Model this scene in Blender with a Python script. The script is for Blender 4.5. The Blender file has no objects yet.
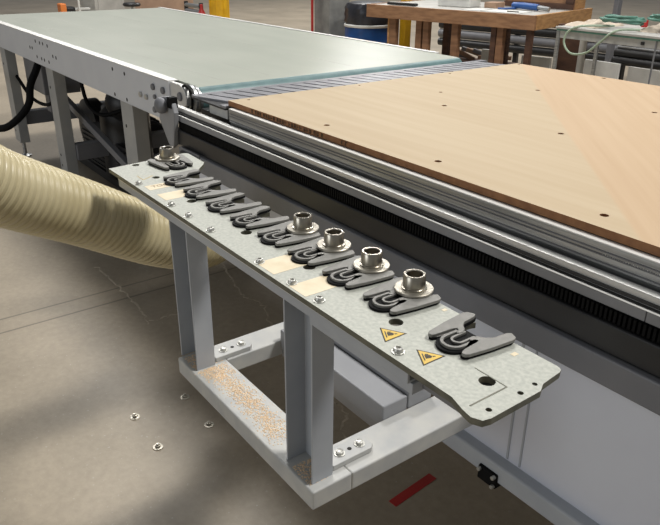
import bpy, bmesh, math, random
from mathutils import Vector, Matrix
random.seed(7)
scene = bpy.context.scene
COL = scene.collection
PI = math.pi

# ------------------------------------------------------------------ materials
def lin(c):
    c = c / 255.0
    return c / 12.92 if c <= .04045 else ((c + .055) / 1.055) ** 2.4
def rgb(r, g, b): return (lin(r), lin(g), lin(b), 1.0)

def mat(name, col, rough=.5, metal=0.0, col2=None, scale=20.0, detail=4.0, bump=0.0, bscale=None,
        stretch=(1, 1, 1), lo=.35, hi=.65, coat=0.0, spec=.5):
    m = bpy.data.materials.new(name); m.use_nodes = True
    nt = m.node_tree; N = nt.nodes; L = nt.links
    b = N['Principled BSDF']
    b.inputs['Roughness'].default_value = rough; b.inputs['Metallic'].default_value = metal
    b.inputs['Coat Weight'].default_value = coat
    b.inputs['Specular IOR Level'].default_value = spec
    b.inputs['Base Color'].default_value = col
    tc = N.new('ShaderNodeTexCoord'); mp = N.new('ShaderNodeMapping')
    L.new(tc.outputs['Object'], mp.inputs['Vector']); mp.inputs['Scale'].default_value = stretch
    if col2:
        n = N.new('ShaderNodeTexNoise'); n.inputs['Scale'].default_value = scale; n.inputs['Detail'].default_value = detail
        L.new(mp.outputs[0], n.inputs['Vector'])
        r = N.new('ShaderNodeMapRange'); r.inputs['From Min'].default_value = lo; r.inputs['From Max'].default_value = hi
        L.new(n.outputs['Fac'], r.inputs['Value'])
        mx = N.new('ShaderNodeMix'); mx.data_type = 'RGBA'
        mx.inputs['A'].default_value = col; mx.inputs['B'].default_value = col2
        L.new(r.outputs[0], mx.inputs['Factor']); L.new(mx.outputs['Result'], b.inputs['Base Color'])
    if bump:
        n = N.new('ShaderNodeTexNoise'); n.inputs['Scale'].default_value = bscale or scale; n.inputs['Detail'].default_value = 3
        L.new(mp.outputs[0], n.inputs['Vector'])
        bp = N.new('ShaderNodeBump'); bp.inputs['Strength'].default_value = bump; bp.inputs['Distance'].default_value = .002
        L.new(n.outputs['Fac'], bp.inputs['Height']); L.new(bp.outputs[0], b.inputs['Normal'])
    return m

M = {}
M['galv'] = mat('galvanised_sheet', rgb(160, 162, 153), .5, .15, rgb(178, 179, 169), 160, 5, .06, 300)
M['edge'] = mat('cut_sheet_edge', rgb(96, 96, 84), .5, .3, rgb(116, 114, 100), 60)
M['paint'] = mat('grey_machine_paint', rgb(166, 170, 176), .42, 0, rgb(176, 180, 184), 9, 5)
M['paint_worn'] = mat('dusty_grey_paint', rgb(172, 173, 172), .5, 0, rgb(190, 189, 183), 22, 6, lo=.3, hi=.7)
M['panel'] = mat('conveyor_side_paint', rgb(206, 208, 212), .4, 0, rgb(211, 213, 216), 6, 4)
M['leg'] = mat('conveyor_leg_paint', rgb(160, 161, 160), .45, 0, rgb(172, 172, 168), 8, 4)
M['beam'] = mat('dark_grey_paint', rgb(112, 113, 117), .45, 0, rgb(122, 122, 125), 7, 4)
M['body'] = mat('mid_grey_body_paint', rgb(210, 212, 221), .42, 0, rgb(216, 219, 227), 4, 4)
M['rail_paint'] = mat('rail_grey_paint', rgb(140, 141, 144), .42, 0, rgb(148, 149, 152), 9, 4)
M['black_beam'] = mat('near_black_paint', rgb(34, 34, 35), .4, 0, rgb(42, 42, 42), 9, 4)
M['black'] = mat('black_plastic', rgb(26, 26, 27), .45, 0, rgb(34, 34, 35), 30)
M['rubber'] = mat('black_rubber', rgb(12, 12, 13), .7, 0, rgb(18, 18, 18), 60, spec=.15)
M['alu'] = mat('brushed_aluminium', rgb(188, 190, 190), .36, .85, rgb(150, 152, 152), 14, 5, .05, 60, stretch=(.25, 6, 12))
M['alu_bright'] = mat('bright_aluminium', rgb(225, 224, 220), .5, .5, rgb(219, 218, 214), 5, 3, stretch=(.3, 6, 12))
M['steel'] = mat('turned_steel', rgb(180, 174, 162), .30, 1.0, rgb(166, 160, 148), 30, 2, stretch=(3, 3, .2))
M['steel_matt'] = mat('ground_steel', rgb(196, 190, 178), .38, .9, rgb(170, 165, 152), 60, 4)
M['fork'] = mat('grey_fork_steel', rgb(118, 117, 112), .5, .2, rgb(130, 128, 123), 70, 4)
M['bolt'] = mat('zinc_bolt', rgb(205, 204, 198), .35, .7, rgb(180, 179, 172), 90)
M['dark_hole'] = mat('dark_hole', rgb(30, 29, 27), .8, 0)
M['hose'] = mat('cream_duct_plastic', rgb(196, 184, 148), .3, 0, rgb(184, 171, 133), 7, 4, spec=.5)
M['hose_rib'] = mat('cream_duct_wire_rib', rgb(214, 203, 168), .25, 0, rgb(202, 190, 154), 30, 4)
M['cream'] = mat('cream_label_paper', rgb(226, 212, 184), .6, 0, rgb(214, 199, 168), 30, 5)
M['ink'] = mat('pale_brown_ink', rgb(150, 128, 98), .7)
M['yellow_sign'] = mat('yellow_warning_film', rgb(216, 180, 66), .45, 0, rgb(206, 170, 70), 80)
M['sign_black'] = mat('black_print', rgb(52, 44, 30), .6)
M['bluepl'] = mat('blue_drum_paint', rgb(26, 78, 140), .35, 0, rgb(22, 66, 124), 8)
M['yellow'] = mat('safety_yellow_paint', rgb(222, 172, 26), .45, 0, rgb(206, 156, 24), 9)
M['orange'] = mat('orange_plastic', rgb(226, 130, 60), .5)
M['red'] = mat('red_paint', rgb(178, 40, 38), .45, 0, rgb(160, 36, 34), 9)
M['concrete_col'] = mat('painted_concrete', rgb(136, 136, 132), .7, 0, rgb(108, 108, 106), 5, 6)
M['timber'] = mat('construction_timber', rgb(150, 112, 82), .65, 0, rgb(120, 86, 62), 4, 6, stretch=(1, 1, 5))
M['timber_h'] = mat('long_grain_timber', rgb(164, 124, 90), .65, 0, rgb(134, 98, 70), 5, 6, stretch=(1, 4, 6))
M['timber_end'] = mat('yellow_pine_timber', rgb(190, 146, 96), .62, 0, rgb(160, 118, 74), 9, 6, stretch=(2, 1, 5))
M['timber_dark'] = mat('stained_timber', rgb(92, 64, 48), .7, 0, rgb(70, 48, 38), 6, 5, stretch=(1, 1, 4))
M['white'] = mat('white_card', rgb(222, 222, 216), .7, 0, rgb(206, 206, 202), 8)
M['greycard'] = mat('light_grey_panel', rgb(184, 182, 176), .6, 0, rgb(168, 166, 160), 5)
M['blue'] = mat('blue_plastic', rgb(38, 84, 150), .4)
M['green'] = mat('sea_green_plastic', rgb(96, 142, 126), .4, 0, rgb(74, 120, 106), 12)
M['cable'] = mat('pale_green_cable', rgb(156, 172, 150), .5)
M['cloth'] = mat('beige_cloth', rgb(204, 190, 172), .85, 0, rgb(184, 170, 152), 9, 5, .5, 14)
M['tan'] = mat('tan_board', rgb(172, 142, 118), .7, 0, rgb(152, 124, 104), 5)
M['bag'] = mat('black_bin_liner', rgb(30, 31, 36), .28, 0, rgb(46, 47, 54), 12, 4, .8, 22)
M['dust'] = mat('wood_dust', rgb(214, 184, 148), .9, 0, rgb(236, 212, 180), 300)
M['filler'] = mat('pale_crack_filler', rgb(196, 184, 164), .7, 0, rgb(168, 156, 136), 30)
M['purple'] = mat('slotted_plate_steel', rgb(150, 150, 154), .4, .4, rgb(130, 130, 134), 14)

def mdf():
    m = bpy.data.materials.new('mdf_spoilboard'); m.use_nodes = True
    nt = m.node_tree; N = nt.nodes; L = nt.links; b = N['Principled BSDF']; b.inputs['Roughness'].default_value = .62
    b.inputs['Specular IOR Level'].default_value = .35
    tc = N.new('ShaderNodeTexCoord'); sp = N.new('ShaderNodeSeparateXYZ'); L.new(tc.outputs['Object'], sp.inputs[0])
    def math_(op, a, bb):
        n = N.new('ShaderNodeMath'); n.operation = op
        for i, v in enumerate((a, bb)):
            if isinstance(v, (int, float)): n.inputs[i].default_value = v
            else: L.new(v, n.inputs[i])
        return n.outputs[0]
    # diagonal skim-cut line: x + y = const ; right of it the cutter ran the other way
    s = math_('ADD', sp.outputs[0], sp.outputs[1])
    side = N.new('ShaderNodeMapRange'); L.new(s, side.inputs['Value'])
    side.inputs['From Min'].default_value = .56; side.inputs['From Max'].default_value = .575
    # cutter passes along x on one side, diagonal on the other
    def passes(vec, sc):
        vr = N.new('ShaderNodeVectorRotate'); vr.rotation_type = 'Z_AXIS'; vr.inputs['Angle'].default_value = vec[2]; L.new(tc.outputs['Object'], vr.inputs['Vector'])
        mp = N.new('ShaderNodeMapping'); L.new(vr.outputs[0], mp.inputs['Vector'])
        mp.inputs['Scale'].default_value = (.35, sc, 1)
        n = N.new('ShaderNodeTexNoise'); n.inputs['Scale'].default_value = 3.0; n.inputs['Detail'].default_value = 5
        L.new(mp.outputs[0], n.inputs['Vector']); return n.outputs['Fac']
    a = passes((0, 0, 0), 7); c = passes((0, 0, PI / 4), 9)
    mx0 = N.new('ShaderNodeMix'); L.new(side.outputs[0], mx0.inputs['Factor']); L.new(a, mx0.inputs['A']); L.new(c, mx0.inputs['B'])
    ra = N.new('ShaderNodeValToRGB'); L.new(mx0.outputs['Result'], ra.inputs[0])
    ra.color_ramp.elements[0].position = .3; ra.color_ramp.elements[0].color = rgb(178, 158, 128)
    ra.color_ramp.elements[1].position = .7; ra.color_ramp.elements[1].color = rgb(186, 168, 139)
    tint = N.new('ShaderNodeMix'); tint.data_type = 'RGBA'; tint.blend_type = 'MULTIPLY'
    f = math_('MULTIPLY', side.outputs[0], .7); L.new(f, tint.inputs['Factor'])
    L.new(ra.outputs[0], tint.inputs['A']); tint.inputs['B'].default_value = (1.06, .93, .87, 1)
    L.new(tint.outputs['Result'], b.inputs['Base Color'])
    return m
M['mdf'] = mdf()
M['mdf_edge'] = mat('mdf_edge', rgb(158, 112, 74), .75, 0, rgb(138, 95, 62), 40, 4)

def belt():
    m = mat('green_grey_belt', rgb(160, 164, 152), .36, 0, rgb(168, 171, 159), 1.6, 4, stretch=(1, 3, 1), spec=.4)
    return m
M['belt'] = belt()
M['belt_edge'] = mat('teal_belt_edge', rgb(92, 122, 122), .4, 0, rgb(80, 110, 112), 20)

def floor_mat():
    m = bpy.data.materials.new('stained_concrete_floor'); m.use_nodes = True
    nt = m.node_tree; N = nt.nodes; L = nt.links; b = N['Principled BSDF']
    tc = N.new('ShaderNodeTexCoord')
    def noise(sc, det=6, vec=None, rough=.6):
        n = N.new('ShaderNodeTexNoise'); n.inputs['Scale'].default_value = sc; n.inputs['Detail'].default_value = det; n.inputs['Roughness'].default_value = rough
        L.new(vec or tc.outputs['Object'], n.inputs['Vector']); return n
    def ramp(fac, stops):
        r = N.new('ShaderNodeValToRGB'); L.new(fac, r.inputs[0])
        while len(r.color_ramp.elements) < len(stops): r.color_ramp.elements.new(.5)
        for e, (p, c) in zip(r.color_ramp.elements, stops): e.position = p; e.color = c
        return r.outputs[0]
    def mixc(f, a, bb, bt='MIX'):
        x = N.new('ShaderNodeMix'); x.data_type = 'RGBA'; x.blend_type = bt
        for k, v in (('Factor', f), ('A', a), ('B', bb)):
            if isinstance(v, (float, tuple)): x.inputs[k].default_value = v
            else: L.new(v, x.inputs[k])
        return x.outputs['Result']
    base = ramp(noise(1.3).outputs['Fac'], [(.3, rgb(142, 131, 113)), (.5, rgb(158, 146, 127)), (.72, rgb(172, 159, 139))])
    fine = ramp(noise(38, 5).outputs['Fac'], [(.3, (.86, .86, .86, 1)), (.7, (1.08, 1.08, 1.07, 1))])
    c = mixc(.8, base, fine, 'MULTIPLY')
    sp = N.new('ShaderNodeTexNoise'); sp.inputs['Scale'].default_value = 90; L.new(tc.outputs['Object'], sp.inputs['Vector'])
    c = mixc(ramp(sp.outputs['Fac'], [(.68, (0, 0, 0, 1)), (.74, (.45, .45, .45, 1))]), c, rgb(196, 190, 178))
    # polished control joint running across the slab
    s = N.new('ShaderNodeSeparateXYZ'); L.new(tc.outputs['Object'], s.inputs[0])
    ma = N.new('ShaderNodeMath'); ma.operation = 'ADD'; L.new(s.outputs[0], ma.inputs[0]); ma.inputs[1].default_value = 2.93
    mb = N.new('ShaderNodeMath'); mb.operation = 'ABSOLUTE'; L.new(ma.outputs[0], mb.inputs[0])
    jt = ramp(mb.outputs[0], [(.0, (0, 0, 0, 1)), (.055, (0, 0, 0, 1)), (.06, (1, 1, 1, 1)), (.066, (1, 1, 1, 1)), (.07, (0, 0, 0, 1))])
    c = mixc(jt, c, rgb(112, 104, 90))
    L.new(c, b.inputs['Base Color'])
    rr = N.new('ShaderNodeMapRange'); L.new(noise(1.7, 5).outputs['Fac'], rr.inputs['Value'])
    rr.inputs['To Min'].default_value = .34; rr.inputs['To Max'].default_value = .52; L.new(rr.outputs[0], b.inputs['Roughness'])
    bp = N.new('ShaderNodeBump'); bp.inputs['Strength'].default_value = .15; bp.inputs['Distance'].default_value = .003
    L.new(noise(60, 4).outputs['Fac'], bp.inputs['Height']); L.new(bp.outputs[0], b.inputs['Normal'])
    return m
M['floor'] = floor_mat()

# ------------------------------------------------------------------ mesh helpers (all take WORLD coordinates)
def nb(): return bmesh.new()

def box(bm, x0, x1, y0, y1, z0, z1, rot=0, piv=None, bev=0.0):
    r = bmesh.ops.create_cube(bm, size=1)
    vs = r['verts']
    for v in vs:
        v.co = Vector(((x0 + x1) / 2 + v.co.x * (x1 - x0), (y0 + y1) / 2 + v.co.y * (y1 - y0), (z0 + z1) / 2 + v.co.z * (z1 - z0)))
    if bev:
        es = list({e for v in vs for e in v.link_edges})
        rb = bmesh.ops.bevel(bm, geom=es, offset=bev, segments=2, affect='EDGES', profile=.5)
        vs = list({v for f in rb['faces'] for v in f.verts} | {v for v in vs if v.is_valid})
    if rot:
        p = Vector(piv) if piv else Vector(((x0 + x1) / 2, (y0 + y1) / 2, 0))
        R = Matrix.Rotation(rot, 3, 'Z')
        for v in vs: v.co = p + R @ (v.co - p)
    return vs

def prism(bm, pts, z0, z1, axis='z'):
    """extrude a 2-D outline: axis z -> pts are (x,y); axis x -> (y,z); axis y -> (x,z)"""
    def P(a, b, t):
        return {'z': (a, b, t), 'x': (t, a, b), 'y': (a, t, b)}[axis]
    lo = [bm.verts.new(P(a, b, z0)) for a, b in pts]; hi = [bm.verts.new(P(a, b, z1)) for a, b in pts]
    n = len(pts)
    fs = [bm.faces.new(lo[::-1]), bm.faces.new(hi)]
    for i in range(n): fs.append(bm.faces.new((lo[i], lo[(i + 1) % n], hi[(i + 1) % n], hi[i])))
    return fs

def lathe(bm, c, prof, n=32, axis='z', close=False):
    """prof: list of (radius, height)"""
    rings = []
    for r, h in prof:
        ring = []
        for i in range(n):
            a = 2 * PI * i / n; p = (r * math.cos(a), r * math.sin(a), h)
            if axis == 'x': p = (h, p[0], p[1])
            if axis == 'y': p = (p[0], h, p[1])
            ring.append(bm.verts.new((c[0] + p[0], c[1] + p[1], c[2] + p[2])))
        rings.append(ring)
    m = len(rings)
    for k in range(m if close else m - 1):
        A, B = rings[k], rings[(k + 1) % m]
        for i in range(n):
            try: bm.faces.new((A[i], A[(i + 1) % n], B[(i + 1) % n], B[i]))
            except ValueError: pass
    if not close:
        if prof[0][0] > 0: bm.faces.new(rings[0][::-1])
        if prof[-1][0] > 0: bm.faces.new(rings[-1])

def cyl(bm, c, r, h, n=20, axis='z', bev=0.0):
    if bev: lathe(bm, c, [(r - bev, 0), (r, bev), (r, h - bev), (r - bev, h)], n, axis)
    else: lathe(bm, c, [(r, 0), (r, h)], n, axis)

def catmull(pts, k=10):
    P = [Vector(p) for p in pts]; P = [2 * P[0] - P[1]] + P + [2 * P[-1] - P[-2]]
    out = []
    for i in range(1, len(P) - 2):
        for j in range(k):
            t = j / k
            out.append(.5 * ((2 * P[i]) + (-P[i - 1] + P[i + 1]) * t + (2 * P[i - 1] - 5 * P[i] + 4 * P[i + 1] - P[i + 2]) * t * t + (-P[i - 1] + 3 * P[i] - 3 * P[i + 1] + P[i + 2]) * t ** 3))
    out.append(P[-2]); return out

def sweep(bm, path, rfun, n=16, cap=True):
    path = [Vector(p) for p in path]; rings = []
    t0 = (path[1] - path[0]).normalized(); up = Vector((0, 0, 1)) if abs(t0.z) < .9 else Vector((1, 0, 0))
    s = t0.cross(up).normalized()
    for i, p in enumerate(path):
        t = (path[min(i + 1, len(path) - 1)] - path[max(i - 1, 0)]).normalized()
        s = (s - t * s.dot(t)).normalized(); u = s.cross(t)
        r = rfun(i) if callable(rfun) else rfun
        rings.append([bm.verts.new(p + (s * math.cos(2 * PI * k / n) + u * math.sin(2 * PI * k / n)) * r) for k in range(n)])
    for A, B in zip(rings, rings[1:]):
        for k in range(n): bm.faces.new((A[k], A[(k + 1) % n], B[(k + 1) % n], B[k]))
    if cap: bm.faces.new(rings[0][::-1]); bm.faces.new(rings[-1])

def bar(bm, a, b, w, h):
    """rectangular bar between two points"""
    a, b = Vector(a), Vector(b); t = (b - a).normalized(); up = Vector((0, 0, 1)) if abs(t.z) < .95 else Vector((0, 1, 0))
    s = t.cross(up).normalized(); u = s.cross(t)
    q = []
    for p in (a, b):
        q.append([bm.verts.new(p + s * dx * w / 2 + u * dy * h / 2) for dx, dy in ((-1, -1), (1, -1), (1, 1), (-1, 1))])
    bm.faces.new(q[0][::-1]); bm.faces.new(q[1])
    for k in range(4): bm.faces.new((q[0][k], q[0][(k + 1) % 4], q[1][(k + 1) % 4], q[1][k]))

def rootloc(o):
    l = Vector((0, 0, 0))
    while o: l += o.location; o = o.parent
    return l

def obj(name, bm, material, parent=None, smooth=False, bevel=0.0, origin=None, seg=2, autosmooth=True):
    bmesh.ops.recalc_face_normals(bm, faces=bm.faces)
    me = bpy.data.meshes.new(name)
    L = Vector(origin) if origin is not None else (rootloc(parent) if parent else Vector((0, 0, 0)))
    for v in bm.verts: v.co -= L
    bm.to_mesh(me); bm.free()
    for mm in (material if isinstance(material, (list, tuple)) else [material]): me.materials.append(mm)
    o = bpy.data.objects.new(name, me); COL.objects.link(o)
    if parent: o.parent = parent; o.location = L - rootloc(parent)
    else: o.location = L
    if smooth:
        me.polygons.foreach_set('use_smooth', [True] * len(me.polygons))
        if autosmooth:
            try: me.set_sharp_from_angle(angle=math.radians(38))
            except Exception: pass
    if bevel:
        bv = o.modifiers.new('bevel', 'BEVEL'); bv.width = bevel; bv.segments = seg; bv.limit_method = 'ANGLE'; bv.angle_limit = math.radians(40)
    return o

def tag(o, label, cat, group=None, kind=None):
    o['label'] = label; o['category'] = cat
    if group: o['group'] = group
    if kind: o['kind'] = kind
    return o

def thing(name, loc, label, cat, group=None):
    o = bpy.data.objects.new(name, None); COL.objects.link(o); o.location = loc; o.empty_display_size = .1
    return tag(o, label, cat, group)

def link_copy(o, parent, loc):
    c = o.copy(); COL.objects.link(c); c.parent = parent; c.location = loc; return c

def text_mesh(name, s, size, mtx, material, parent, depth=.0002):
    cu = bpy.data.curves.new(name, 'FONT'); cu.body = s; cu.size = size; cu.extrude = depth; cu.align_x = 'CENTER'; cu.align_y = 'CENTER'
    t = bpy.data.objects.new(name + '_curve', cu); COL.objects.link(t)
    dg = bpy.context.evaluated_depsgraph_get(); dg.update()
    me = bpy.data.meshes.new_from_object(t.evaluated_get(dg))
    bpy.data.objects.remove(t, do_unlink=True)
    me.transform(mtx); me.transform(Matrix.Translation(-rootloc(parent)))
    me.materials.clear(); me.materials.append(material)
    o = bpy.data.objects.new(name, me); COL.objects.link(o); o.parent = parent
    return o

# ------------------------------------------------------------------ camera
cam = bpy.data.cameras.new('camera'); co = bpy.data.objects.new('camera', cam); COL.objects.link(co)
R = Matrix(((0.59567825, 0.80318786, 0.00752897), (-0.3373785, 0.24168575, 0.90981523), (-0.7289329, 0.54449726, -0.41494526)))
rt, up, fw = R[0], R[1], R[2]
mw = Matrix(((rt[0], up[0], -fw[0], 0), (rt[1], up[1], -fw[1], 0), (rt[2], up[2], -fw[2], 1.5), (0, 0, 0, 1)))
co.matrix_world = mw
cam.sensor_width = 36; cam.lens = 690 / 660 * 36; cam.clip_start = .05; cam.clip_end = 200
scene.camera = co

# ------------------------------------------------------------------ the setting
bm = nb(); box(bm, -45, 12, -8, 45, -.1, 0)
f = obj('floor', bm, M['floor']); f['kind'] = 'structure'

CRACKS = [[(-3.50, 1.68), (-3.20, 1.58), (-2.97, 1.51), (-2.824, 1.471), (-2.725, 1.445), (-2.593, 1.408), (-2.517, 1.419), (-2.44, 1.438), (-2.277, 1.37), (-2.0, 1.34)],
          [(-1.80, 1.27), (-1.672, 1.249), (-1.621, 1.257), (-1.558, 1.244), (-1.489, 1.174), (-1.36, 1.15)],
          [(-3.30, .96), (-3.116, .967), (-2.912, .968), (-2.732, .959), (-2.572, .946)], [(-2.60, .955), (-2.591, 1.027), (-2.591, 1.09)]]
random.seed(11)
for line in CRACKS:
    P = catmull([(x, y, 0) for x, y in line], 8); Q = []
    for i, p in enumerate(P):
        Q.append(p + Vector((random.gauss(0, .006), random.gauss(0, .006), 0)))
    bm = nb(); L_ = []; R_ = []
    for i, p in enumerate(Q):
        t = (Q[min(i + 1, len(Q) - 1)] - Q[max(i - 1, 0)]); t = t.normalized() if t.length > 1e-6 else Vector((1, 0, 0)); nrm = Vector((-t.y, t.x, 0)); w = random.uniform(.002, .0052)
        L_.append([bm.verts.new(p + nrm * w + Vector((0, 0, z))) for z in (.0, .0006)]); R_.append([bm.verts.new(p - nrm * w + Vector((0, 0, z))) for z in (.0, .0006)])
    for i in range(len(Q) - 1):
        bm.faces.new((L_[i][1], R_[i][1], R_[i + 1][1], L_[i + 1][1])); bm.faces.new((L_[i][0], L_[i][1], L_[i + 1][1], L_[i + 1][0])); bm.faces.new((R_[i][1], R_[i][0], R_[i + 1][0], R_[i + 1][1]))
    c = obj('crack_filler', bm, M['filler'], f); c['label'] = 'pale filled crack'

# ------------------------------------------------------------------ tool rack
ZP = 1.0
rack = thing('tool_rack', (-1.05, .60, .6), 'galvanised tool changer rack on grey channel legs, beside the router bed', 'tool rack')
FX = [-.556, -.702, -.810, -.916, -1.020, -1.126, -1.231, -1.339, -1.445]
def plate_outline():
    p = [(-1.645, .545), (-.4725, .541), (-.447, .533), (-.431, .530), (-.418, .536), (-.415, .548), (-.416, .640), (-.424, .655), (-.428, .694), (-.431, .701), (-.438, .704)]
    for cx in FX:
        r = .030; base = .704; cy = .690
        a0 = math.asin((base - cy) / r)
        p.append((cx + .030 * math.cos(a0), base))
        for i in range(1, 16):
            a = a0 - (PI + 2 * a0) * i / 16
            p.append((cx + r * math.cos(a), cy + r * math.sin(a)))
        p.append((cx - .030 * math.cos(a0), base))
    p += [(-1.492, .704), (-1.545, .752), (-1.56, .762), (-1.660, .766), (-1.668, .758)]
    return p
# plate with drilled holes
HOLES = [(-.652, .609, .011), (-.884, .616, .011), (-1.084, .608, .011), (-.470, .602, .011), (-1.309, .604, .011), (-1.636, .611, .009), (-1.511, .610, .009), (-.428, .558, .004), (-.428, .616, .004), (-.430, .646, .0035)]
from mathutils.geometry import delaunay_2d_cdt
def sheet_with_holes(bm, outline, holes, z0, z1, n=20):
    """flat sheet cut to an outline with round through-holes; side walls get material slot 1"""
    P = [Vector(p) for p in outline]; E = [(i, (i + 1) % len(P)) for i in range(len(P))]
    for x, y, r in holes:
        k = len(P)
        P += [Vector((x + r * math.cos(2 * PI * i / n), y + r * math.sin(2 * PI * i / n))) for i in range(n)]
        E += [(k + i, k + (i + 1) % n) for i in range(n)]
    vv, ee, ff, _, _, _ = delaunay_2d_cdt(P, E, [], 1, 1e-6)
    lo = [bm.verts.new((v.x, v.y, z0)) for v in vv]; hi = [bm.verts.new((v.x, v.y, z1)) for v in vv]
    cnt = {}
    for f in ff:
        c = sum((vv[i] for i in f), Vector((0, 0))) / len(f)
        if any((c.x - x) ** 2 + (c.y - y) ** 2 < (r * .999) ** 2 for x, y, r in holes): continue
        f = list(f); area = sum(vv[f[i]].cross(vv[f[(i + 1) % len(f)]]) for i in range(len(f))) if False else sum(vv[f[i]].x * vv[f[(i + 1) % len(f)]].y - vv[f[i]].y * vv[f[(i + 1) % len(f)]].x for i in range(len(f)))
        if area < 0: f = f[::-1]
        bm.faces.new([hi[i] for i in f]); bm.faces.new([lo[i] for i in f[::-1]])
        for i in range(len(f)):
            a_, b_ = f[i], f[(i + 1) % len(f)]; k = (min(a_, b_), max(a_, b_)); cnt.setdefault(k, []).append((a_, b_))
    for k, l in cnt.items():
        if len(l) == 1:
            a_, b_ = l[0]; q = bm.faces.new((lo[a_], lo[b_], hi[b_], hi[a_])); q.material_index = 1
    for v in [v for v in bm.verts if not v.link_faces]: bm.verts.remove(v)
bm = nb(); sheet_with_holes(bm, plate_outline(), HOLES, ZP - .0095, ZP)
plate = obj('top_plate', bm, [M['galv'], M['edge']], rack)
# thin cover sheet seam near the rack's near end
bm = nb(); box(bm, -.4475, -.4455, .545, .612, ZP, ZP + .0005); box(bm, -.50, -.4455, .6115, .6130, ZP, ZP + .0004)
obj('sheet_seam', bm, M['edge'], rack)

# --- forks (clips) along the back edge
def arm_outline(s):
    pts = [(-.032, -.078), (-.0355, -.077), (-.0385, -.072), (-.0445, -.036), (-.0485, .006), (-.046, .013), (-.034, .018), (-.030, .012),
           (-.0285, 0), (-.0275, -.012), (-.021, -.0215), (-.0125, -.027), (-.0085, -.034), (-.0095, -.043), (-.0135, -.044), (-.0155, -.037), (-.021, -.034), (-.0235, -.040), (-.0265, -.072), (-.0285, -.077)]
    return [(x * s, y) for x, y in pts]
def usweep(bm, w, ro, ytop, yc, z0, z1):
    """flat U-shaped strip: outer half width ro, width w, legs up to ytop, bend centred on (0, yc)"""
    ri = ro - w; o = [(ro, ytop)] + [(ro * math.cos(-PI * i / 14), yc + ro * math.sin(-PI * i / 14)) for i in range(15)] + [(-ro, ytop)]
    i_ = [(-ri, ytop)] + [(ri * math.cos(-PI + PI * i / 14), yc + ri * math.sin(-PI + PI * i / 14)) for i in range(15)] + [(ri, ytop)]
    prism(bm, o + i_, z0, z1)
def make_fork(cx, cy, rot=0):
    T = Matrix.Translation((cx, cy, 0)) @ Matrix.Rotation(rot, 4, 'Z')
    def fin(bm):
        for v in bm.verts: v.co = T @ v.co
        return bm
    O = (cx, cy, ZP)
    bm = nb()
    o = [(-.0235, -.036)] + [(.0235 * math.cos(PI + PI * i / 12), -.064 + .0235 * math.sin(PI + PI * i / 12)) for i in range(13)] + [(.0235, -.036), (.014, -.022), (-.014, -.022)]
    prism(bm, o, ZP + .0002, ZP + .0040)
    base = obj('tool_fork', fin(bm), M['rubber'], rack, origin=O)
    for s in (-1, 1):
        bm = nb(); prism(bm, arm_outline(s), ZP + .0040, ZP + .0092)
        bmesh.ops.triangulate(bm, faces=[f for f in bm.faces if len(f.verts) > 4])
        a = obj('clamp_arm', fin(bm), M['fork'], base, origin=O, bevel=.0008)
        a['label'] = 'grey steel clamp arm'
        bm = nb(); q = [(x * .95, y * 1.0) for x, y in arm_outline(s)]; prism(bm, q, ZP + .0002, ZP + .0040)
        bmesh.ops.triangulate(bm, faces=[f for f in bm.faces if len(f.verts) > 4])
        obj('arm_pad', fin(bm), M['rubber'], base, origin=O)
    bm = nb(); usweep(bm, .0046, .0192, -.038, -.062, ZP + .0042, ZP + .0086)
    usweep(bm, .0038, .0105, -.030, -.054, ZP + .0042, ZP + .0080)
    obj('spring_loop', fin(bm), M['fork'], base, origin=O, bevel=.0005)
    return base
first = make_fork(0, 0)
def dup_fork(src, x, y, rot):
    r = src.copy(); COL.objects.link(r); r.parent = rack; r.location = Vector((x, y, ZP)) - rootloc(rack); r.rotation_euler = (0, 0, rot)
    for ch in list(src.children):
        c = ch.copy(); COL.objects.link(c); c.parent = r
    return r
for cx in FX[1:]: dup_fork(first, cx, .692, 0)
dup_fork(first, -1.620, .687, PI / 2)
first.location = Vector((FX[0], .692, ZP)) - rootloc(rack)

# --- button-head bolts on the plate
bm = nb(); lathe(bm, (0, 0, 0), [(.0115, 0), (.0115, .0012), (.0085, .0015), (.0085, .0035), (.0070, .0062), (.0040, .0072), (.0038, .0050), (.0001, .0048)], 20)
b0 = obj('bolt', bm, M['bolt'], rack, smooth=True, origin=(0, 0, 0)); b0.location = Vector((-.589, .549 + .008, ZP)) - rootloc(rack)
b0.scale = (.85, .85, 1)
for x in (-.773, -.849, -.951, -1.132, -1.229, -1.310, -1.487):
    link_copy(b0, rack, Vector((x, .557, ZP)) - rootloc(rack))

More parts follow.
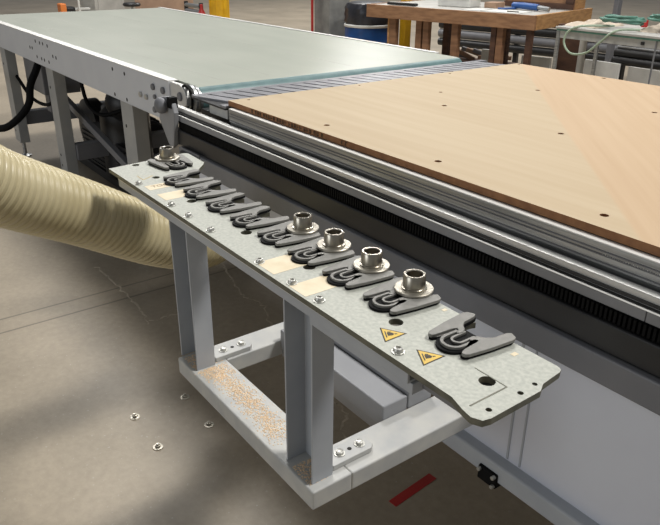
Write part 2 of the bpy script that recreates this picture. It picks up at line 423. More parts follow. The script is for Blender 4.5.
# --- stickers
def patch(name, pts, z, m, lab=None, h=.0004):
    bm = nb(); prism(bm, pts, z, z + h); o = obj(name, bm, m, rack)
    if lab: o['label'] = lab
    return o
patch('paper_label', [(-.951, .550), (-.894, .550), (-.894, .622), (-.951, .622)], ZP, M['cream'], 'blank cream paper label')
patch('paper_label', [(-.843, .547), (-.796, .547), (-.796, .622), (-.843, .622)], ZP, M['cream'], 'blank cream paper label')
patch('paper_label', [(-1.462, .560), (-1.428, .560), (-1.428, .640), (-1.462, .640)], ZP, M['cream'], 'cream paper label lettered TOOL')
patch('paper_label', [(-1.392, .560), (-1.345, .560), (-1.345, .636), (-1.392, .640)], ZP, M['cream'], 'blank cream paper label')
text_mesh('label_text', 'TOOL', .019, Matrix.Translation((-1.447, .598, ZP + .0007)) @ Matrix.Rotation(math.radians(88), 4, 'Z'), M['ink'], rack)
def warning(c, apex_ang, lab, faint=False, size=.0238):
    P = [(c[0] + size * math.cos(apex_ang + 2 * PI * k / 3), c[1] + size * math.sin(apex_ang + 2 * PI * k / 3)) for k in range(3)]
    Q = [(c[0] + size * (.84 if not faint else .9) * math.cos(apex_ang + 2 * PI * k / 3), c[1] + size * (.84 if not faint else .9) * math.sin(apex_ang + 2 * PI * k / 3)) for k in range(3)]
    o = patch('warning_sticker', P, ZP, M['sign_black'] if not faint else M['yellow_sign'], lab, .0003)
    bm = nb(); prism(bm, Q, ZP + .0003, ZP + .0005)
    y = obj('sticker_face', bm, M['yellow_sign'] if not faint else M['galv'], o)
    if not faint:
        # pictogram: a hand under a pressing bar
        ux = Vector((math.cos(apex_ang), math.sin(apex_ang))); uy = Vector((-ux.y, ux.x))
        bm = nb()
        def q(pts): prism(bm, [tuple(Vector(c) + ux * a + uy * b) for a, b in pts], ZP + .0005, ZP + .0007)
        q([(-.0075, -.0085), (-.0058, -.0085), (-.0058, .0085), (-.0075, .0085)])
        q([(-.0045, -.0045), (.0035, -.0030), (.0055, .0005), (.0030, .0040), (-.0045, .0050)])
        q([(.0060, -.0012), (.0100, -.0006), (.0098, .0010), (.0060, .0014)])
        q([(-.0035, .0056), (.0010, .0050), (.0018, .0066), (-.0030, .0075)])
        obj('pictogram', bm, M['sign_black'], o)
warning((-.630, .579), math.radians(60), 'yellow triangular warning sticker')
warning((-.555, .581), math.radians(60), 'yellow triangular warning sticker')
warning((-1.528, .588), math.radians(90), 'faded yellow outlined triangle sticker', True, .022)
# tiny grey number tags beside two forks
patch('number_tag', [(-.495, .676), (-.488, .676), (-.488, .686), (-.495, .686)], ZP, M['cream'])
patch('number_tag', [(-.640, .690), (-.634, .690), (-.634, .698), (-.640, .698)], ZP, M['cream'])

# --- rail under the plate's front edge, channel legs, base frame
bm = nb()
prism(bm, [(.550, .966), (.550, .9825), (.554, .9825), (.554, .970), (.586, .970), (.586, .966)], -1.60, -.560, 'x')
obj('front_rail', bm, M['paint'], rack, bevel=.0006)
bm = nb(); box(bm, -1.60, -.590, .5495, .556, .9828, .9850); obj('rail_lip', bm, M['alu_bright'], rack)
bm = nb(); box(bm, -1.60, -.60, .558, .590, .9705, ZP - .0095); obj('rail_core', bm, M['beam'], rack)
bm = nb(); box(bm, -.798, -.556, .556, .592, .948, .9655); obj('lower_rail', bm, M['paint'], rack, bevel=.001)
for xl, xr in ((-1.345, -1.260), (-.886, -.800)):
    bm = nb(); t = .004; y0, y1 = .562, .608
    prism(bm, [(xl, y0), (xl + t, y0), (xl + t, y1 - t), (xr - t, y1 - t), (xr - t, y0), (xr, y0), (xr, y1), (xl, y1)], .608, .9655)
    bmesh.ops.triangulate(bm, faces=[f for f in bm.faces if len(f.verts) > 4])
    obj('leg', bm, M['paint'], rack, bevel=.0008)
    # foot plate on the frame arm, with two bolts and a hole
    px = xr - .050
    bm = nb(); prism(bm, [(px, .614), (px + .044, .614), (px + .044, .706), (px + .036, .716), (px + .008, .716), (px, .708)], .608, .620)
    fp = obj('foot_plate', bm, M['paint_worn'], rack, bevel=.0015)
    for yy in (.645, .694):
        bm = nb(); lathe(bm, (px + .022, yy, .620), [(.011, 0), (.011, .0015), (.0075, .0016), (.0072, .0065), (.004, .0078), (.0001, .0078)], 18)
        obj('bolt', bm, M['bolt'], fp, smooth=True)
    bm = nb(); lathe(bm, (px + .022, .669, .6202), [(.0045, 0), (.0045, .0003)], 16); obj('bolt_hole', bm, M['dark_hole'], fp)
def tube_box(name, x0, x1, y0, y1, z0, z1, m, parent, bev=.0035):
    bm = nb(); box(bm, x0, x1, y0, y1, z0, z1); return obj(name, bm, m, parent, bevel=bev, smooth=False, seg=3)
tube_box('frame_tube', -1.340, -.782, .550, .640, .566, .608, M['paint_worn'], rack)
tube_box('frame_arm', -1.340, -1.262, .640, 1.085, .566, .6078, M['paint_worn'], rack)
tube_box('frame_arm', -.870, -.782, .640, 1.085, .566, .6078, M['paint_worn'], rack)
tube_box('cross_tube', -1.262, -.870, .790, .858, .588, .640, M['rail_paint'], rack)
tube_box('cross_tube', -1.262, -.870, .860, .930, .604, .662, M['rail_paint'], rack)
tube_box('cross_tube', -1.262, -.870, .794, .850, .562, .5875, M['rail_paint'], rack, .002)
tube_box('end_bracket', -.560, -.470, .575, .690, .950, .986, M['beam'], rack)

# sawdust on the frame
bm = nb()
for i in range(3400):
    t = random.random(); x = -1.28 + .33 * t ** 1.0 + random.gauss(0, .012); y = .585 + .014 * math.sin(t * 3) + random.gauss(0, .014)
    if random.random() < .28: x = random.uniform(-1.33, -1.2); y = random.uniform(.56, .632)
    elif random.random() < .12: x = random.uniform(-.862, -.80); y = random.uniform(.556, .60)
    if not (-1.345 < x < -.79 and .549 < y < .637): continue
    if abs(x + 1.343) < .006 or abs(x + 1.260) < .005 or abs(x + .870) < .005: continue
    s = random.uniform(.0008, .0030); a = random.uniform(0, PI); z = .6080
    ps = [(x + s * math.cos(a + k * 2.1) * random.uniform(.7, 1.2), y + s * math.sin(a + k * 2.1), z + (.0008 if k == 1 else .0001)) for k in range(3)]
    vs = [bm.verts.new(p) for p in ps] + [bm.verts.new((x, y, z + .0012))]
    for tri in ((0, 1, 3), (1, 2, 3), (2, 0, 3)): bm.faces.new([vs[k] for k in tri])
tag(obj('sawdust', bm, M['dust']), 'pale sawdust scattered on top of the grey rack frame', 'sawdust', kind='stuff')

# ------------------------------------------------------------------ tool rings standing on the forks
RL = ['turned steel tool ring on the fork next to the empty fork by the warning stickers',
      'steel tool ring, second from the warning stickers', 'steel tool ring, third from the warning stickers',
      'steel tool ring with empty forks directly behind it, fourth from the warning stickers',
      'steel tool ring alone on the turned fork at the far end of the rack']
ring0 = None
for (x, y), lab in zip(((-.702, .690), (-.809, .692), (-.915, .692), (-1.017, .694), (-1.616, .688)), RL):
    if ring0 is None:
        r = thing('tool_ring', (x, y, ZP + .0092), lab, 'tool ring', 'steel rings standing on the rack forks')
        bm = nb(); lathe(bm, (x, y, ZP + .0092), [(.0305, 0), (.0315, .001), (.0315, .0035), (.0305, .0045), (.0125, .0045), (.0125, 0)], 48, close=True)
        obj('flange', bm, M['steel_matt'], r, smooth=True)
        bm = nb(); lathe(bm, (x, y, ZP + .0137), [(.0205, 0), (.0205, .0022), (.0182, .0030), (.0180, .0225), (.0170, .0240), (.0138, .0240), (.0128, .0228), (.0125, 0)], 48, close=True)
        obj('sleeve', bm, M['steel'], r, smooth=True)
        ring0 = r
    else:
        r = ring0.copy(); COL.objects.link(r); r.location = (x, y, ZP + .0092); r['label'] = lab; r['group'] = 'steel rings standing on the rack forks'
        for ch in list(ring0.children):
            c = ch.copy(); COL.objects.link(c); c.parent = r

# ------------------------------------------------------------------ router bed
bed = thing('router_bed', (-1.1, 1.9, 0), 'long grey router bed with aluminium side rail and toothed rack, under the wooden board', 'machine')
XN = .55    # near end, out of the picture
bm = nb(); prism(bm, [(1.148, .988), (1.148, .944), (1.152, .944), (1.152, .930), (1.30, .930), (1.30, .988)], -2.13, XN, 'x')
s = obj('side_rail', bm, M['alu'], bed, bevel=.0015)
bm = nb(); box(bm, -2.13, XN, 1.1475, 1.1690, .988, .9905); obj('rail_lip', bm, M['alu_bright'], bed)
bm = nb()
for z in (.974, .966, .951): box(bm, -2.128, XN, 1.1462, 1.1485, z - .0012, z + .0012)
obj('rail_groove', bm, M['beam'], bed)
bm = nb(); box(bm, -2.54, XN, 1.118, 1.140, .905, .940); obj('guide_rail', bm, M['alu_bright'], bed, bevel=.002)
bm = nb(); box(bm, -2.53, XN, 1.137, 1.150, .900, .930); obj('rail_gutter', bm, M['beam'], bed)
bm = nb(); box(bm, -2.50, XN, 1.114, 1.1185, .920, .926); box(bm, -2.50, XN, 1.111, 1.1185, .914, .917); obj('rail_groove', bm, M['black_beam'], bed)
bm = nb(); box(bm, -2.50, -.532, 1.103, 1.119, .8925, .914); box(bm, -.5305, XN, 1.103, 1.119, .8925, .914)
obj('rail_support', bm, M['rail_paint'], bed, bevel=.0012)
bm = nb(); box(bm, -2.50, XN, 1.1032, 1.110, .9138, .9150); obj('bright_edge', bm, M['alu_bright'], bed)
# toothed rack
bm = nb(); pts = []; x = -2.44; p = .0098
while x < .45:
    pts += [(x, .8925), (x, .864), (x + p * .52, .864), (x + p * .52, .8925)] ; x += p
bm.free(); bm = nb(); box(bm, -2.46, .46, 1.106, 1.116, .858, .8925)
x = -2.44
while x < .45:
    box(bm, x, x + p * .55, 1.0985, 1.107, .866, .8905); x += p
obj('gear_rack', bm, M['rubber'], bed)
bm = nb(); box(bm, -2.45, XN, 1.092, 1.20, .804, .864); obj('upper_beam', bm, M['black_beam'], bed, bevel=.004)
bm = nb(); box(bm, -2.42, XN, 1.078, 1.20, .742, .803); obj('middle_beam', bm, M['beam'], bed, bevel=.004)
bm = nb(); box(bm, -2.40, -.93, 1.088, 2.70, .60, .741); box(bm, -.93, XN, 1.088, 2.70, .42, .741); obj('side_panel', bm, M['body'], bed)
bm = nb(); box(bm, -.96, XN, 1.056, 1.13, .375, .425); obj('bottom_tube', bm, M['paint'], bed, bevel=.006, seg=3)
bm = nb(); box(bm, -.768, -.763, 1.085, 1.0885, .43, .741); box(bm, -.732, -.728, 1.085, 1.0885, .43, .741); obj('panel_seam', bm, M['paint'], bed)
bm = nb(); box(bm, -2.45, XN, 1.20, 2.76, .742, .930); box(bm, -2.13, XN, 1.30, 2.76, .93, .9895); obj('table_core', bm, M['black_beam'], bed)
for fx in (-2.2, .25):
    for fy in ((1.3, 2.55) if fx > 0 else (2.3,)):
        bm = nb(); box(bm, fx - .06, fx + .06, fy - .06, fy + .06, 0, .42 if fx > 0 else .60); obj('foot', bm, M['beam'], bed, bevel=.004)
# slotted transfer plate between belt and board
bm = nb(); box(bm, -2.425, -2.165, 1.152, 2.76, .978, .984); obj('transfer_bed', bm, M['black_beam'], bed)
bm = nb(); y = 1.152
box(bm, -2.425, -2.395, 1.152, 2.76, .984, .992); box(bm, -2.20, -2.165, 1.152, 2.76, .984, .992)
while y < 2.70:
    vs = box(bm, -2.395, -2.20, y, y + .050, .984, .9915)
    for v in vs: v.co.y += (v.co.x + 2.395) * .35
    y += .062
obj('slotted_plate', bm, M['purple'], bed)
bm = nb(); box(bm, -2.30, -2.165, 1.16, 1.28, .944, .978); obj('plate_bracket', bm, M['paint_worn'], bed, bevel=.002)
# front end lever bracket
bm = nb(); prism(bm, [(-2.548, .955), (-2.535, .975), (-2.48, .984), (-2.445, .975), (-2.425, .93), (-2.44, .86), (-2.455, .80), (-2.475, .785), (-2.50, .80), (-2.57, .885)], 1.075, 1.095, 'y')
lv = obj('end_lever', bm, M['rail_paint'], bed, bevel=.004, seg=3)
bm = nb(); bmesh.ops.create_uvsphere(bm, u_segments=24, v_segments=16, radius=.031)
for v in bm.verts: v.co = Vector((v.co.x * 1.15 - 2.505, v.co.y * .75 + 1.060, v.co.z + .948))
obj('knob', bm, M['beam'], lv, smooth=True)
bm = nb(); box(bm, -2.47, -2.44, 1.07, 1.10, .945, .985); obj('catch', bm, M['rubber'], lv)
bm = nb(); box(bm, -2.38, -2.25, 1.064, 1.078, .775, .80); h = obj('pull_handle', bm, M['black_beam'], bed, bevel=.004)
bm = nb(); box(bm, -2.40, -2.24, 1.0745, 1.0785, .765, .81); obj('handle_plate', bm, M['beam'], h, bevel=.001)
# small cable connector on the side panel near the bottom
bm = nb(); box(bm, -.815, -.760, 1.048, 1.088, .360, .400, bev=.004)
cb = obj('connector', bm, M['rubber'], bed)
for x, z in ((-.808, .392), (-.766, .394), (-.766, .368)):
    bm = nb(); cyl(bm, (x, 1.040, z), .005, .01, 12, 'y', .001); obj('screw', bm, M['bolt'], cb, smooth=True)
# long engraved marks on the aluminium rail: short light scratches in a row
bm = nb(); x = -.66
while x < -.44:
    hgt = random.uniform(.002, .0055); box(bm, x, x + .0012, 1.1466, 1.1482, .9655, .9655 + hgt); x += random.uniform(.0035, .006)
obj('engraving', bm, M['alu_bright'], s)

# ------------------------------------------------------------------ MDF spoilboard (drilled)
hs = [(-2.150 + .476 * i, 1.234 + .501 * j, .0095) for i in range(6) for j in range(3)] + [(-2.139, 2.69, .006), (-1.69, 2.69, .0095), (-1.21, 2.69, .0095)]
hs += [(-1.857, 1.899, .007)]
hs = [(x, y, r) for x, y, r in hs if x < .45]
hs = [(max(x, -2.140), y, r if x > -2.14 else .006) for x, y, r in hs]
bm = nb(); sheet_with_holes(bm, [(-2.170, 1.169), (.50, 1.169), (.50, 2.715), (-2.170, 2.715)], hs, .992, 1.010, 18)
board = obj('wooden_board', bm, [M['mdf'], M['mdf_edge']])
tag(board, 'large tan fibreboard sheet with drilled holes lying on the router bed', 'board')
# row of black stamped marks along the board's front edge
bm = nb(); x = -2.01
while x < -1.60:
    k = random.randint(0, 3); w = .0105
    box(bm, x, x + .0022, 1.1678, 1.1692, .995, 1.0065)
    if k != 1: box(bm, x + .006, x + .0082, 1.1678, 1.1692, .995, 1.0065)
    if k in (0, 2): box(bm, x, x + .0082, 1.1678, 1.1692, 1.0045, 1.0065)
    if k in (1, 2): box(bm, x, x + .0082, 1.1678, 1.1692, .9995, 1.0012)
    if k == 3: box(bm, x, x + .0082, 1.1678, 1.1692, .995, .997)
    x += w + (.0045 if random.random() < .85 else .012)
for x in (-1.515, -1.498):
    box(bm, x, x + .0022, 1.1678, 1.1692, .995, 1.0065); box(bm, x, x + .009, 1.1678, 1.1692, 1.0045, 1.0065)
st = obj('edge_stamp', bm, M['sign_black'], board)

# ------------------------------------------------------------------ conveyor
conv = thing('belt_conveyor', (-4.35, 1.95, 0), 'wide belt conveyor with green grey belt at the far end of the router bed', 'conveyor')
CX0, CX1 = -6.22, -2.69
bm = nb(); box(bm, CX0, CX1, 1.180, 1.190, .832, .999)
box(bm, CX0, CX1, 1.180, 1.250, .828, .832)
sp_ = obj('side_panel', bm, M['panel'], conv, bevel=.0015)
bm = nb(); box(bm, CX0, CX1, 1.178, 1.2235, .999, 1.003); obj('top_edge', bm, M['alu_bright'], sp_)
bm = nb()
HS = [(-4.618, .966), (-4.528, .965), (-4.464, .966), (-4.374, .963), (-4.765, .915), (-4.715, .916), (-4.289, .913), (-4.23, .912), (-4.633, .872), (-4.536, .871), (-4.479, .87), (-4.387, .869)]
for x, z in HS: cyl(bm, (x, 1.1795, z), .0105, .001, 14, 'y')
for x, z in ((-3.325, .967), (-3.175, .965), (-3.331, .847), (-3.178, .846), (-2.842, .888)): cyl(bm, (x, 1.1795, z), .009, .001, 14, 'y')
obj('bolt_holes', bm, M['dark_hole'], sp_)
for x, z, r, mm in ((-2.995, .900, .013, 'bolt'), (-2.932, .899, .013, 'bolt'), (-2.847, .955, .014, 'beam'), (-2.746, .955, .015, 'beam'), (-2.836, .915, .010, 'beam'), (-2.849, .858, .014, 'beam')):
    bm = nb(); cyl(bm, (x, 1.170, z), r, .0098, 6 if mm == 'bolt' else 16, 'y', .002); obj('bolt', bm, M[mm], sp_)
bm = nb(); box(bm, CX0, CX1, 2.690, 2.72, .832, 1.003); obj('side_panel', bm, M['alu_bright'], conv, bevel=.0015)
# belt: flat loop with rounded ends
def belt_profile(x0, x1, zt, r, n=12):
    p = []
    for i in range(n + 1):
        a = PI / 2 - PI * i / n; p.append((x1 - r + r * math.cos(a), zt - r + r * math.sin(a)))
    for i in range(n + 1):
        a = -PI / 2 - PI * i / n; p.append((x0 + r + r * math.cos(a), zt - r + r * math.sin(a)))
    return p
bm = nb(); prism(bm, belt_profile(-6.24, -2.475, 1.0, .052), 1.225, 2.680, 'y')
bl = obj('belt', bm, [M['belt'], M['belt_edge']], conv, smooth=True)
for pl in bl.data.polygons:
    if pl.center.x + rootloc(conv).x > -2.530 and pl.normal.z < .985: pl.material_index = 1
bm = nb()
for y in (1.37, 1.60, 2.05): box(bm, -6.0, -2.60, y, y + .003, .9998, 1.0004)
box(bm, -6.19, -2.60, 1.2265, 1.2300, .9998, 1.0004)
obj('belt_seam', bm, M['greycard'], bl)
bm = nb(); lathe(bm, (-2.527, 1.214, .948), [(.0515, 0), (.0515, .010)], 32, 'y'); obj('roller', bm, M['alu'], conv, smooth=True)
bm = nb(); prism(bm, [(-2.70, .998), (-2.60, .999), (-2.563, .985), (-2.545, .955), (-2.552, .922), (-2.60, .905), (-2.70, .905)], 1.186, 1.206, 'y')
eb = obj('bearing_plate', bm, M['alu_bright'], conv, bevel=.002)
bm = nb(); cyl(bm, (-2.60, 1.178, .952), .018, .009, 16, 'y', .002); obj('bearing_bolt', bm, M['beam'], eb, smooth=True)
bm = nb(); lathe(bm, (-2.540, 1.198, .948), [(.058, 0), (.058, .012), (.050, .012), (.050, 0)], 32, 'y', close=True); obj('end_ring', bm, M['alu'], conv, smooth=True)
bm = nb(); lathe(bm, (-2.560, 1.190, .948), [(.057, 0), (.057, .006), (.048, .006), (.048, 0)], 32, 'y', close=True); obj('seal_ring', bm, M['rubber'], conv, smooth=True)
# legs and frame
LEGS = [(-5.72, -5.57), (-4.56, -4.42), (-3.325, -3.175)]
for (a, b) in LEGS:
    for y0, y1 in ((1.200, 1.268), (2.60, 2.668)):
        bm = nb(); t = .006; z0 = .12 if a < -5 else .03
        prism(bm, [(a, y0), (b, y0), (b, y1), (b - .05, y1), (b - .05, y1 - t), (b - t, y1 - t), (b - t, y0 + t), (a + t, y0 + t), (a + t, y1 - t), (a + .05, y1 - t), (a + .05, y1), (a, y1)], z0, .860)
        bmesh.ops.triangulate(bm, faces=[f for f in bm.faces if len(f.verts) > 4])
        lg = obj('leg', bm, M['leg'], conv, bevel=.001)
        if y0 < 2:
            bm = nb()
            for z in (.20, .27, .70): cyl(bm, ((a + b) / 2 - .03, y0 - .0008, z), .009, .001, 12, 'y')
            obj('bolt_holes', bm, M['dark_hole'], lg)
        bm = nb(); cx = (a + b) / 2; cy = (y0 + y1) / 2
        lathe(bm, (cx, cy, 0), [(.045, 0), (.045, .008), (.014, .016), (.012, z0 + .02)], 18); obj('levelling_foot', bm, M['alu'], lg, smooth=True)
for x0, z in ((-5.64, .30), (-4.44, .30), (-3.25, .30)):
    bm = nb(); box(bm, x0 - .03, x0 + .05, 1.270, 2.598, z - .05, z + .05); obj('cross_beam', bm, M['beam'], conv, bevel=.003)
bm = nb(); bar(bm, (-5.38, 1.36, .68), (-3.70, 1.36, .34), .035, .045); obj('diagonal_brace', bm, M['beam'], conv, bevel=.003)
bm = nb(); box(bm, -6.15, -2.75, 1.30, 2.60, .845, .890); obj('under_tray', bm, M['black_beam'], conv)
bm = nb(); box(bm, -5.50, -5.06, 1.30, 1.55, .55, .832); box(bm, -5.30, -5.20, 1.36, 1.46, .40, .55); obj('drive_housing', bm, M['beam'], conv, bevel=.006)

# vacuum pump under the conveyor
pump = thing('vacuum_pump', (-4.55, 1.85, 0), 'black vacuum pump with finned motor on the floor under the belt conveyor', 'pump')
bm = nb(); lathe(bm, (-5.30, 1.62, .24), [(.15, 0), (.21, .02), (.21, .11), (.15, .13)], 40, 'y'); obj('blower_housing', bm, M['black'], pump, smooth=True)
bm = nb(); cyl(bm, (-5.20, 1.85, .27), .12, .62, 32, 'x', .01)
for i in range(24):
    a = 2 * PI * i / 24; bar(bm, (-5.16, 1.85 + .125 * math.cos(a), .27 + .125 * math.sin(a)), (-4.64, 1.85 + .125 * math.cos(a), .27 + .125 * math.sin(a)), .006, .03)
obj('motor', bm, M['black'], pump, smooth=True)
bm = nb(); box(bm, -5.02, -4.86, 1.66, 1.78, .33, .45, bev=.008); obj('terminal_box', bm, M['beam'], pump)
bm = nb(); box(bm, -5.45, -4.05, 1.52, 2.1, 0.0, .06); obj('base_plate', bm, M['black_beam'], pump, bevel=.003)
bm = nb(); box(bm, -5.0, -4.15, 1.50, 1.62, .10, .34)
obj('fin_block', bm, M['black'], pump)
bm = nb()
for i in range(7): box(bm, -4.98, -4.17, 1.488, 1.502, .115 + i * .032, .122 + i * .032)
obj('cooling_fins', bm, M['black_beam'], pump)
bm = nb(); cyl(bm, (-4.44, 1.62, .06), .16, .50, 30, 'z', .05); obj('tank', bm, M['black'], pump, smooth=True)
bm = nb(); bmesh.ops.create_uvsphere(bm, u_segments=20, v_segments=12, radius=.14)
for v in bm.verts: v.co = Vector((v.co.x - 4.30, v.co.y + 1.60, v.co.z * .9 + .60))
obj('air_filter', bm, M['black'], pump, smooth=True)
# hoses
bm = nb(); pth = catmull([(-4.76, 1.23, .85), (-4.735, 1.185, .775), (-4.71, 1.13, .69), (-4.70, 1.10, .58), (-4.71, 1.02, .49), (-4.75, .935, .435), (-4.84, .87, .45), (-5.0, .86, .55), (-5.3, .90, .62), (-5.75, .98, .66), (-6.1, 1.215, .84)], 8)
sweep(bm, pth, .023, 14); tag(obj('black_hose', bm, M['rubber'], smooth=True), 'thick black hose looping down beneath the conveyor side panel', 'hose')
bm = nb(); sweep(bm, catmull([(-4.36, 1.34, .84), (-4.37, 1.35, .70), (-4.32, 1.36, .60), (-4.20, 1.40, .56), (-4.10, 1.5, .60)], 8), .012, 10)
tag(obj('power_cable', bm, M['rubber'], smooth=True), 'black cable dropping from the conveyor behind its middle leg', 'cable')
bm = nb(); sweep(bm, catmull([(-4.80, 1.33, .80), (-4.84, 1.32, .62), (-5.0, 1.30, .50), (-5.30, 1.27, .50), (-5.56, 1.25, .62)], 8), .012, 10)
tag(obj('power_cable', bm, M['rubber'], smooth=True), 'thin black cable hanging next to the far conveyor leg', 'cable')
bm = nb(); lathe(bm, (-3.52, 1.42, .28), [(.10, 0), (.10, .16), (.082, .16), (.082, 0)], 32, 'y', close=True)
dc = obj('duct_collar', bm, M['greycard'], smooth=True); tag(dc, 'round grey duct collar on the floor side of the nearest conveyor leg', 'duct collar')
for v in dc.data.vertices: v.co.z -= .178

# ------------------------------------------------------------------ cream dust duct
dh = thing('dust_hose', (-1.75, .5, .8), 'thick cream ribbed dust extraction hose running under the rack', 'hose')
path = catmull([(-1.40, -.15, 1.22), (-1.56, .13, 1.125), (-1.659, .295, .995), (-1.745, .488, .868), (-1.818, .727, .715), (-1.875, .89, .645), (-1.95, 1.0, .64)], 40)
# resample by arc length
acc = [0]
for a, b in zip(path, path[1:]): acc.append(acc[-1] + (b - a).length)
def at(s):
    for i in range(len(acc) - 1):
        if acc[i + 1] >= s: return path[i].lerp(path[i + 1], (s - acc[i]) / max(1e-9, acc[i + 1] - acc[i]))
    return path[-1]
pitch = .0205; per = 14; n = int(acc[-1] / pitch * per)
RB = .086
def rr(i):
    ph = (i % per) / per
    return RB + .0020 * math.sin(PI * ph) ** .5 - (.0060 if i % per == 0 else 0) + (.0010 if i % per in (5, 6, 7) else 0)
bm = nb(); sweep(bm, [at(i * pitch / per) for i in range(n)], rr, 48)
for fc in bm.faces: pass
ho = obj('hose_wall', bm, M['hose'], dh, smooth=True, autosmooth=False)

# ------------------------------------------------------------------ floor anchors
bm = nb()
lathe(bm, (0, 0, 0), [(.017, 0), (.017, .0025), (.0115, .003)], 20)
lathe(bm, (0, 0, .003), [(.009, 0), (.009, .006), (.0045, .007), (.0045, .012), (.0001, .012)], 6)
a0 = obj('anchor_bolt', bm, M['steel_matt'], origin=(0, 0, 0))
AP = [(-1.794, .825), (-1.990, .829), (-1.788, .635), (-1.985, .636), (-1.506, .949)]
for i, (x, y) in enumerate(AP):
    o = a0 if i == 0 else a0.copy()
    if i: COL.objects.link(o)
    o.location = (x, y, 0)
    tag(o, 'small steel anchor bolt set in the concrete floor beside the rack frame', 'bolt', 'floor anchors beside the rack frame')
# red floor stripe and pale hose under the machine
bm = nb(); bar(bm, (-1.14, 1.09, .0011), (-1.155, 1.27, .0011), .03, .002)
tag(obj('floor_tape', bm, M['red']), 'short strip of red tape on the dark floor under the machine', 'tape')

# ------------------------------------------------------------------ background
A = Vector((-6.50, 5.51)); U = Vector((.978, .208)); V = Vector((-.208, .978)); RZ = math.atan2(.334, .942)
def bw(s, t, z): p = A + U * s + V * t; return Vector((p.x, p.y, z))
def bbox_(bm, s0, s1, t0, t1, z0, z1):
    vs = box(bm, s0, s1, t0, t1, z0, z1)
    for v in vs: v.co = bw(v.co.x, v.co.y, v.co.z)
bench = thing('workbench', bw(1, .6, 0), 'timber workbench behind the conveyor with papers and boxes on top', 'workbench')
bm = nb(); bbox_(bm, -.14, 1.96, .02, 1.38, .86, .90); obj('bench_top', bm, M['greycard'], bench)
bm = nb(); bbox_(bm, -.16, 1.97, -.0, .04, .765, .905); obj('front_rail', bm, M['timber_h'], bench, bevel=.003)
bm = nb(); bbox_(bm, 1.93, 1.975, .04, 1.40, .765, .905); obj('end_rail', bm, M['timber_end'], bench, bevel=.003)
bm = nb(); bbox_(bm, -.16, -.115, .04, 1.40, .765, .905); obj('end_rail', bm, M['timber_h'], bench, bevel=.003)
for s0, s1, t, mm in ((.12, .145, .05, 'timber_end'), (.15, .235, .05, 'timber'), (.51, .585, .06, 'timber'), (.61, .68, .06, 'timber'), (.99, 1.07, .05, 'timber'), (1.47, 1.53, .05, 'timber_dark'), (1.54, 1.61, .05, 'timber'), (1.87, 1.925, .05, 'timber_dark'),
                     (.15, .235, 1.20, 'timber_dark'), (.99, 1.07, 1.20, 'timber_dark'), (1.84, 1.92, 1.20, 'timber_dark')):
    bm = nb(); bbox_(bm, s0, s1, t, t + .07, 0, .86); obj('leg', bm, M[mm], bench, bevel=.002)
# things on the bench
def on_bench(name, s0, s1, t0, t1, z0, z1, m, lab, cat, bev=.004):
    bm = nb(); bbox_(bm, s0, s1, t0, t1, z0, z1); return tag(obj(name, bm, m, bevel=bev), lab, cat)
bx = on_bench('storage_tub', .55, .97, .42, .66, .901, 1.02, M['white'], 'white plastic tub at the middle of the timber workbench', 'tub', .01)
bm = nb(); bbox_(bm, .53, .99, .40, .68, 1.02, 1.035); obj('lid', bm, M['white'], bx)
for v in bx.children[0].data.vertices: pass
on_bench('paper_sheet', 1.02, 1.24, .16, .45, .901, .905, M['white'], 'white paper sheet beside the white tub on the bench', 'paper', .0)
on_bench('paper_sheet', 1.30, 1.72, .10, .42, .901, .907, M['white'], 'large white paper sheet on the bench in front of the blue tool', 'paper', .0)
on_bench('cardboard_offcut', 1.05, 1.20, .60, .80, .901, .96, M['tan'], 'small tan cardboard block on the bench behind the papers', 'cardboard')
tl = thing('power_tool', bw(1.6, .62, .901), 'blue and grey power tool lying on the timber workbench', 'tool')
bm = nb(); sweep(bm, [bw(1.38, .66, .94), bw(1.5, .62, .945), bw(1.72, .56, .94)], .034, 14); obj('tool_body', bm, M['blue'], tl, smooth=True)
bm = nb(); sweep(bm, [bw(1.72, .56, .94), bw(1.80, .54, .935), bw(1.86, .53, .93)], .024, 14); obj('tool_nose', bm, M['alu'], tl, smooth=True)
bm = nb(); sweep(bm, [bw(1.43, .64, .915), bw(1.36, .50, .912), bw(1.30, .46, .912)], .011, 8); obj('tool_cord', bm, M['blue'], tl, smooth=True)
on_bench('pencil', 1.55, 1.68, .20, .215, .907, .917, M['sign_black'], 'dark pencil lying on the large white paper sheet', 'pencil', .0)
cr = thing('timber_crate', bw(1.6, 1.1, .901), 'large timber crate standing on the back of the workbench', 'crate')
bm = nb(); bbox_(bm, 1.10, 1.93, .98, 1.01, .905, 1.30); obj('crate_side', bm, M['timber_h'], cr, bevel=.003)
bm = nb(); bbox_(bm, 1.90, 1.93, 1.01, 1.28, .905, 1.30); obj('crate_side', bm, M['timber_end'], cr, bevel=.003)
bm = nb(); bbox_(bm, 1.10, 1.93, .96, .98, .905, .965); obj('crate_batten', bm, M['timber_dark'], cr, bevel=.003)
bm = nb(); bbox_(bm, 1.84, 1.935, .955, .98, .967, 1.30); obj('crate_post', bm, M['timber_dark'], cr, bevel=.003)
sw = thing('hand_saw', bw(.2, .15, .905), 'black handled straightedge with white strip on the far end of the bench', 'tool')
bm = nb(); bbox_(bm, .06, .46, .10, .16, .906, .935); obj('black_body', bm, M['black'], sw, bevel=.008)
bm = nb(); bbox_(bm, .10, .44, .105, .135, .935, .940); obj('white_strip', bm, M['white'], sw)
